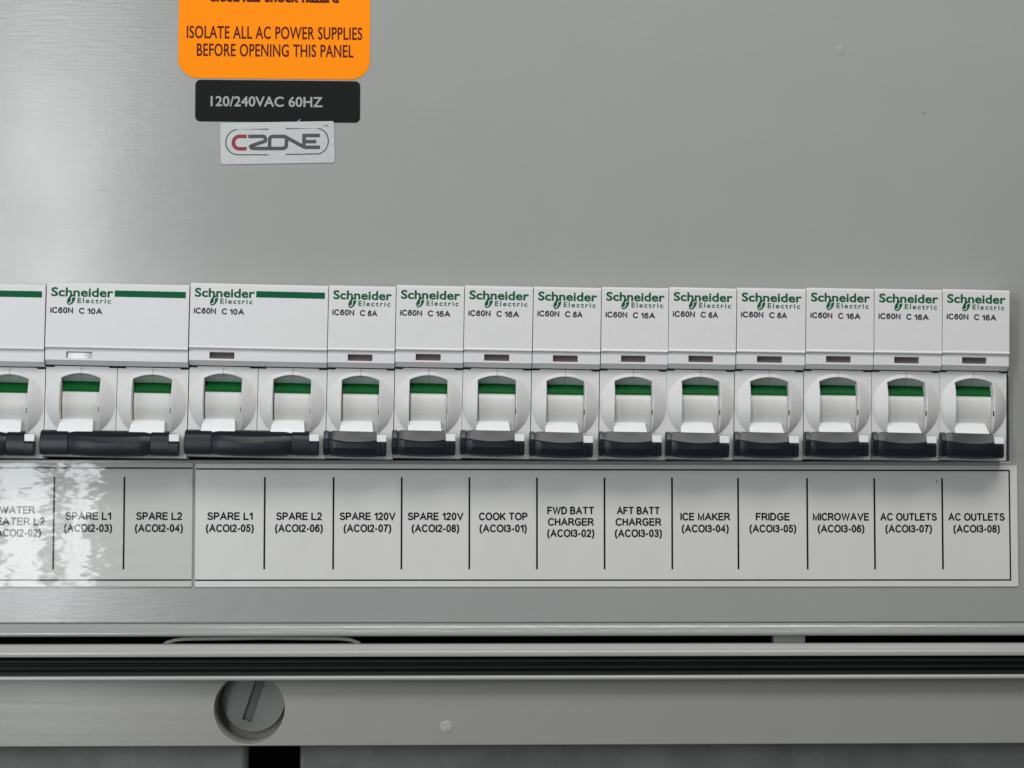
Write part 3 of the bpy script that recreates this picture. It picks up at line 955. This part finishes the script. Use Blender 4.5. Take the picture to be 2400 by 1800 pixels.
strip("label_strip", -83.02, 134.85, -53.5, -21.3, PAPER,
      "long matt grey label strip with twelve printed cells, reaching the right edge",
      DV, [((ed[i] + ed[i + 1]) / 2, TX[i]) for i in range(12)], False, close_right=True)

# ---------------------------------------------------------------- stickers
st = sheet("warning_sticker", rrect(-88.75, -37.95, 81.0, 131.0, 5.2, 10), -0.14, 0.13, ORANGE, None, 0.05)
tag(st, "orange warning sticker with maroon text ISOLATE ALL AC POWER SUPPLIES", "sticker")
lettering("sticker_lettering", text_loops("ISOLATE ALL AC POWER SUPPLIES", "human", 3.25, -63.3, 91.75, 46.4, "C", 25), MAROON, -0.16, st, 0.06)
lettering("sticker_lettering", text_loops("BEFORE OPENING THIS PANEL", "human", 3.25, -63.1, 87.0, 41.4, "C", 25), MAROON, -0.16, st, 0.06)
lettering("sticker_lettering", text_loops("electrical shock hazard", "human", 2.9, -63.5, 101.75, 34.0, "C", 5), MAROON, -0.16, st, 0.16)

st = sheet("rating_label", rrect(-84.15, -40.5, 69.42, 80.6, 1.4, 6), -0.12, 0.11, BLACKL, None, 0.04)
tag(st, "black rectangular label reading 120/240VAC 60HZ in grey letters", "label")
lettering("label_lettering", text_loops("120/240VAC 60HZ", "human", 2.55, -80.0, 73.6, 29.4, "L", 8), GREYTXT, -0.135, st, 0.07)

sc_ = stroke_mesh("scratch_mark", [[(-57.1, 69.62), (-56.7, 69.95), (-56.35, 70.2)], [(-56.6, 69.6), (-56.35, 69.75)]], 0.2, GREYTXT)
o = obj("scratch_mark", sc_, st)
o.location.y = -0.135 * MM

# small silver plate: drawn in its own frame, then turned a little
lg = empty("logo_plate", (-77.55, 0, 69.05))
tag(lg, "small silver plate with a red and grey logo inside a broken oval outline", "label")
lg.rotation_euler = (0, -math.radians(1.45), 0)
sheet("plate_sheet", rrect(0, 30.15, -11.15, 0, 0.6, 5), -0.25, 0.22, SILVER, lg, 0.04)


def PX(pts):
    out = []
    for x, y in pts:
        dx, dy = x - 477.0, y - 1202.0
        # image axes of the plate (1103,-17) across and (14,402) down
        det = 1103 * 402 + 17 * 14
        u = (dx * 402 - dy * 14) / det
        w = (dx * 17 + dy * 1103) / det
        out.append((u * 30.15, -w * 11.15))
    return out


def arcpx(cx, cy, rx, ry, a0, a1, n=12):
    return [(cx + rx * math.cos(math.radians(a0 + (a1 - a0) * i / n)), cy - ry * math.sin(math.radians(a0 + (a1 - a0) * i / n))) for i in range(n + 1)]


def logo(nm, lines, w, mt):
    o_ = obj(nm, stroke_mesh(nm, [PX(l) for l in lines], w, mt), lg)
    o_.location.y = -0.265 * MM


logo("logo_letter", [[(738, 1333)] + arcpx(668, 1393, 58, 60, 90, 270) + [(740, 1452)]], 0.98, LOGORED)
logo("logo_letters", [
    [(752, 1334), (885, 1332)] + arcpx(892, 1362, 28, 30, 90, -40, 8) + [(860, 1398), (800, 1418), (780, 1430), (785, 1444), (805, 1450), (1090, 1450),
     (1112, 1442), (1122, 1425), (1124, 1352), (1108, 1334), (985, 1334), (966, 1342), (960, 1358), (960, 1436)],
    [(1100, 1334), (1125, 1345), (1285, 1432), (1310, 1439), (1450, 1439)],
    [(1445, 1325), (1292, 1325), (1292, 1424)],
    [(1308, 1384), (1412, 1384)]], 0.98, LOGOGREY)
logo("logo_outline", [[(945, 1263), (650, 1266)] + arcpx(655, 1388, 118, 122, 90, 270, 18) + [(660, 1510), (952, 1511)],
                      [(1112, 1260), (1420, 1257)] + arcpx(1418, 1380, 110, 123, 90, -90, 18) + [(1410, 1503), (1118, 1508)]], 0.32, LOGOGREY)
o = plain_lettering("trademark_lettering", plain_text("TM", 0.62, 27.2, -1.55, 1.35), 0.12, LOGOGREY, -0.265, lg)

# ---------------------------------------------------------------- frame under the cover
fr = empty("cabinet_beam", (0, 0, -95))
tag(fr, "grey moulded frame beam below the cover with a round screw hole", "beam")


def part(nm, me, bevel=0.0, root_=None):
    o_ = obj(nm, me, root_ or fr, bevel)
    o_.location = -(root_ or fr).location
    return o_


RIDGE = [(3.0, -68.35), (-1.9, -68.35), (-2.4, -68.5), (-2.8, -68.85), (-3.1, -69.25), (-3.35, -69.7)] + \
    [(-3.1 - 0.9 * math.sin(math.radians(a)), -70.6 + 0.9 * math.cos(math.radians(a))) for a in (25, 40, 55, 70, 85, 95)] + [(-4.0, -71.1), (-3.8, -71.45), (3.0, -71.45)]
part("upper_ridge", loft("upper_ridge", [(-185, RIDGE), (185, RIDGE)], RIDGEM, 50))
LEDGE = [(3.0, -76.35), (-3.9, -76.35)] + [(-4.2 - 0.62 * math.sin(math.radians(a)), -76.97 + 0.62 * math.cos(math.radians(a))) for a in (10, 30, 50, 70, 90, 115, 140, 165)] + [(-0.9, -77.7), (3.0, -77.7)]
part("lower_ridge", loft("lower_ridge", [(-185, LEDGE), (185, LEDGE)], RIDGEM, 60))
GSK = [(4.0, -71.47), (-1.6, -71.47), (-2.6, -72.0), (-3.2, -72.5), (-3.2, -73.0), (-2.2, -73.3), (-2.2, -73.7), (-3.4, -74.0), (-3.4, -74.6), (-2.3, -74.8), (-2.3, -75.1), (-3.6, -75.4), (-3.7, -76.33), (4.0, -76.33)]
part("rubber_gasket", loft("rubber_gasket", [(-185, GSK), (185, GSK)], RUBBER, 20))
# beam face with the round hole
hx, hz, hr = -68.44, -85.12, 9.15
hole_pts = [(hx + hr * math.cos(i * math.tau / 64), hz + hr * math.sin(i * math.tau / 64)) for i in range(64)]
rect = [(hx + 13, -94.48), (hx + 13, -74.5), (hx - 13, -74.5), (hx - 13, -94.48)]
angs = sorted({round(i * 360 / 96, 3) for i in range(96)} | {round(math.degrees(math.atan2(p[1] - hz, p[0] - hx)) % 360, 3) for p in rect})
v, f = [], []
YB = -0.7
for a in angs:
    dx, dz = math.cos(math.radians(a)), math.sin(math.radians(a))
    t = min([(13 if dx > 0 else -13) / dx if abs(dx) > 1e-6 else 1e9, ((-74.5 if dz > 0 else -94.48) - hz) / dz if abs(dz) > 1e-6 else 1e9])
    for rr, yy in ((hr, 1.75), (hr, YB + 0.28), (hr + 0.04, YB + 0.08), (hr + 0.13, YB), (hr + 0.17, YB), (t, YB)):
        v.append((hx + dx * rr, yy, hz + dz * rr))
n = len(angs)
for i in range(n):
    for k in range(5):
        j = (i + 1) % n
        f.append((i * 6 + k, j * 6 + k, j * 6 + k + 1, i * 6 + k + 1))
for xa, xb in ((-185, hx - 13), (hx + 13, 185)):
    b = len(v)
    v += [(xa, YB, -94.48), (xb, YB, -94.48), (xb, YB, -74.5), (xa, YB, -74.5)]
    f.append((b, b + 1, b + 2, b + 3))
for xa, xb in ((-185, hx - 13), (hx - 13, hx + 13), (hx + 13, 185)):
    b = len(v)
    pr = [(YB, -94.48), (YB, -94.54), (YB + 0.06, -94.64), (YB + 0.2, -94.72), (YB + 0.45, -94.77), (10.0, -94.95)]
    v += [(x, y, z) for x in (xa, xb) for y, z in pr]
    f += [(b + k, b + 6 + k, b + 7 + k, b + k + 1) for k in range(5)]
part("beam_face", mesh_from("beam_face", v, f, RAIL, 50))
# sleeve inside the hole
v, f = [], []
for k, (rr, yy) in enumerate(((hr + 0.05, 1.75), (hr - 0.1, 2.4), (hr - 0.25, 12.2), (0.0, 12.2))):
    for i in range(64):
        a = i * math.tau / 64
        v.append((hx + rr * math.cos(a), yy, hz + rr * math.sin(a)))
for k in range(3):
    for i in range(64):
        f.append((k * 64 + i, k * 64 + (i + 1) % 64, (k + 1) * 64 + (i + 1) % 64, (k + 1) * 64 + i))
part("hole_sleeve", mesh_from("hole_sleeve", v, f, RAIL, 40))

# slotted screw in the hole
sx, sz, sr = -68.1, -83.75, 8.2
sc = empty("slotted_screw", (sx, 10, sz))
tag(sc, "large grey plastic screw with a slanted slot, sunk in the round hole of the frame", "screw")
th = math.radians(90 - 18.5)
ux, uz = math.cos(th), math.sin(th)
nx_, nz_ = -uz, ux
slot = [(a * ux + b * nx_, a * uz + b * nz_) for a, b in ((-5.6, -1.3), (7.4, -1.3), (7.4, 1.3), (-5.6, 1.3))]
circ = [(sr * math.cos(i * math.tau / 72), sr * math.sin(i * math.tau / 72)) for i in range(72)]
me = curve_mesh("screw_head", [circ, slot], SCREW, 0, 1.3)
bm = bmesh.new(); bm.from_mesh(me)
bmesh.ops.remove_doubles(bm, verts=bm.verts, dist=1e-6)
bm.to_mesh(me); bm.free()
o = obj("screw_head", me, sc, 0.22)
o.location.y = 0.8 * MM
fl = [(a * ux + b * nx_, a * uz + b * nz_) for a, b in ((-5.7, -1.4), (7.5, -1.4), (7.5, 1.4), (-5.7, 1.4))]
v = [(fl[0][0], 2.0, fl[0][1]), (fl[1][0], 2.0, fl[1][1]), (fl[2][0], 1.2, fl[2][1]), (fl[3][0], 1.2, fl[3][1])]
obj("slot_floor", mesh_from("slot_floor", v, [(0, 1, 2, 3)], SCREW, 0), sc)

# pale round plug on the beam
v, f = [(0, -0.18, 0)], []
for k, (r, y) in enumerate(((0.7, -0.16), (1.35, -0.13), (1.62, -0.04), (1.68, 0.0))):
    for i in range(28):
        a = i * math.tau / 28
        v.append((r * math.cos(a), y, r * math.sin(a)))
for i in range(28):
    f.append((0, 1 + i, 1 + (i + 1) % 28))
    for k in range(3):
        f.append((1 + k * 28 + i, 1 + k * 28 + (i + 1) % 28, 1 + (k + 1) * 28 + (i + 1) % 28, 1 + (k + 1) * 28 + i))
o = obj("plug_cap", mesh_from("plug_cap", v, f, PALE, 50))
o.location = Vector((-17.14, -0.72, -89.93)) * MM
tag(o, "tiny pale round plug on the grey frame beam, right of the screw", "plug")

# pull handle ring seen in the dark gap
path = [(-93.6, -72.2), (-92.3, -69.6), (-90.5, -68.15), (-88.2, -67.45), (-85.5, -67.2), (-65, -66.98), (-45.5, -67.15), (-42.6, -67.45), (-40.4, -68.2), (-38.8, -69.6), (-37.6, -72.2)]
Lp, Rp = stroke(path, 0.95)
n = len(Lp)
v = [(x, 3.4, z) for x, z in Lp] + [(x, 3.4, z) for x, z in Rp] + [(x, 5.4, z) for x, z in Lp] + [(x, 5.4, z) for x, z in Rp]
f = []
for i in range(n - 1):
    f += [(i, i + 1, n + i + 1, n + i), (2 * n + i, 3 * n + i, 3 * n + i + 1, 2 * n + i + 1), (i, 2 * n + i, 2 * n + i + 1, i + 1), (n + i, n + i + 1, 3 * n + i + 1, 3 * n + i)]
f += [(0, n, 3 * n, 2 * n), (n - 1, 3 * n - 1, 4 * n - 1, 2 * n - 1)]
o = obj("pull_handle", mesh_from("pull_handle", v, f, CLIP, 40), None, 0.2)
tag(o, "long flat grey pull handle with rounded ends, peeking out of the dark gap", "handle")
o = box("latch_tab", CLIP, 69.9, 78.3, 3.2, 7.0, -71.0, -64.5, None, 0.25)
tag(o, "small light grey latch tab bridging the dark gap at the right", "latch")

# covers below the beam
lc = box("lower_cover", LOWER, -185, -69.2, 7.2, 12.0, -150, -93.6, None, 1.6)
tag(lc, "dark grey lower cover left of the black slot, with rounded edge", "cover", "lower covers under the frame beam")
rc = box("lower_cover", LOWER, -55.6, 185, 7.2, 12.0, -150, -93.6, None, 0.9)
tag(rc, "dark grey lower cover right of the black slot, running to the right edge", "cover", "lower covers under the frame beam")
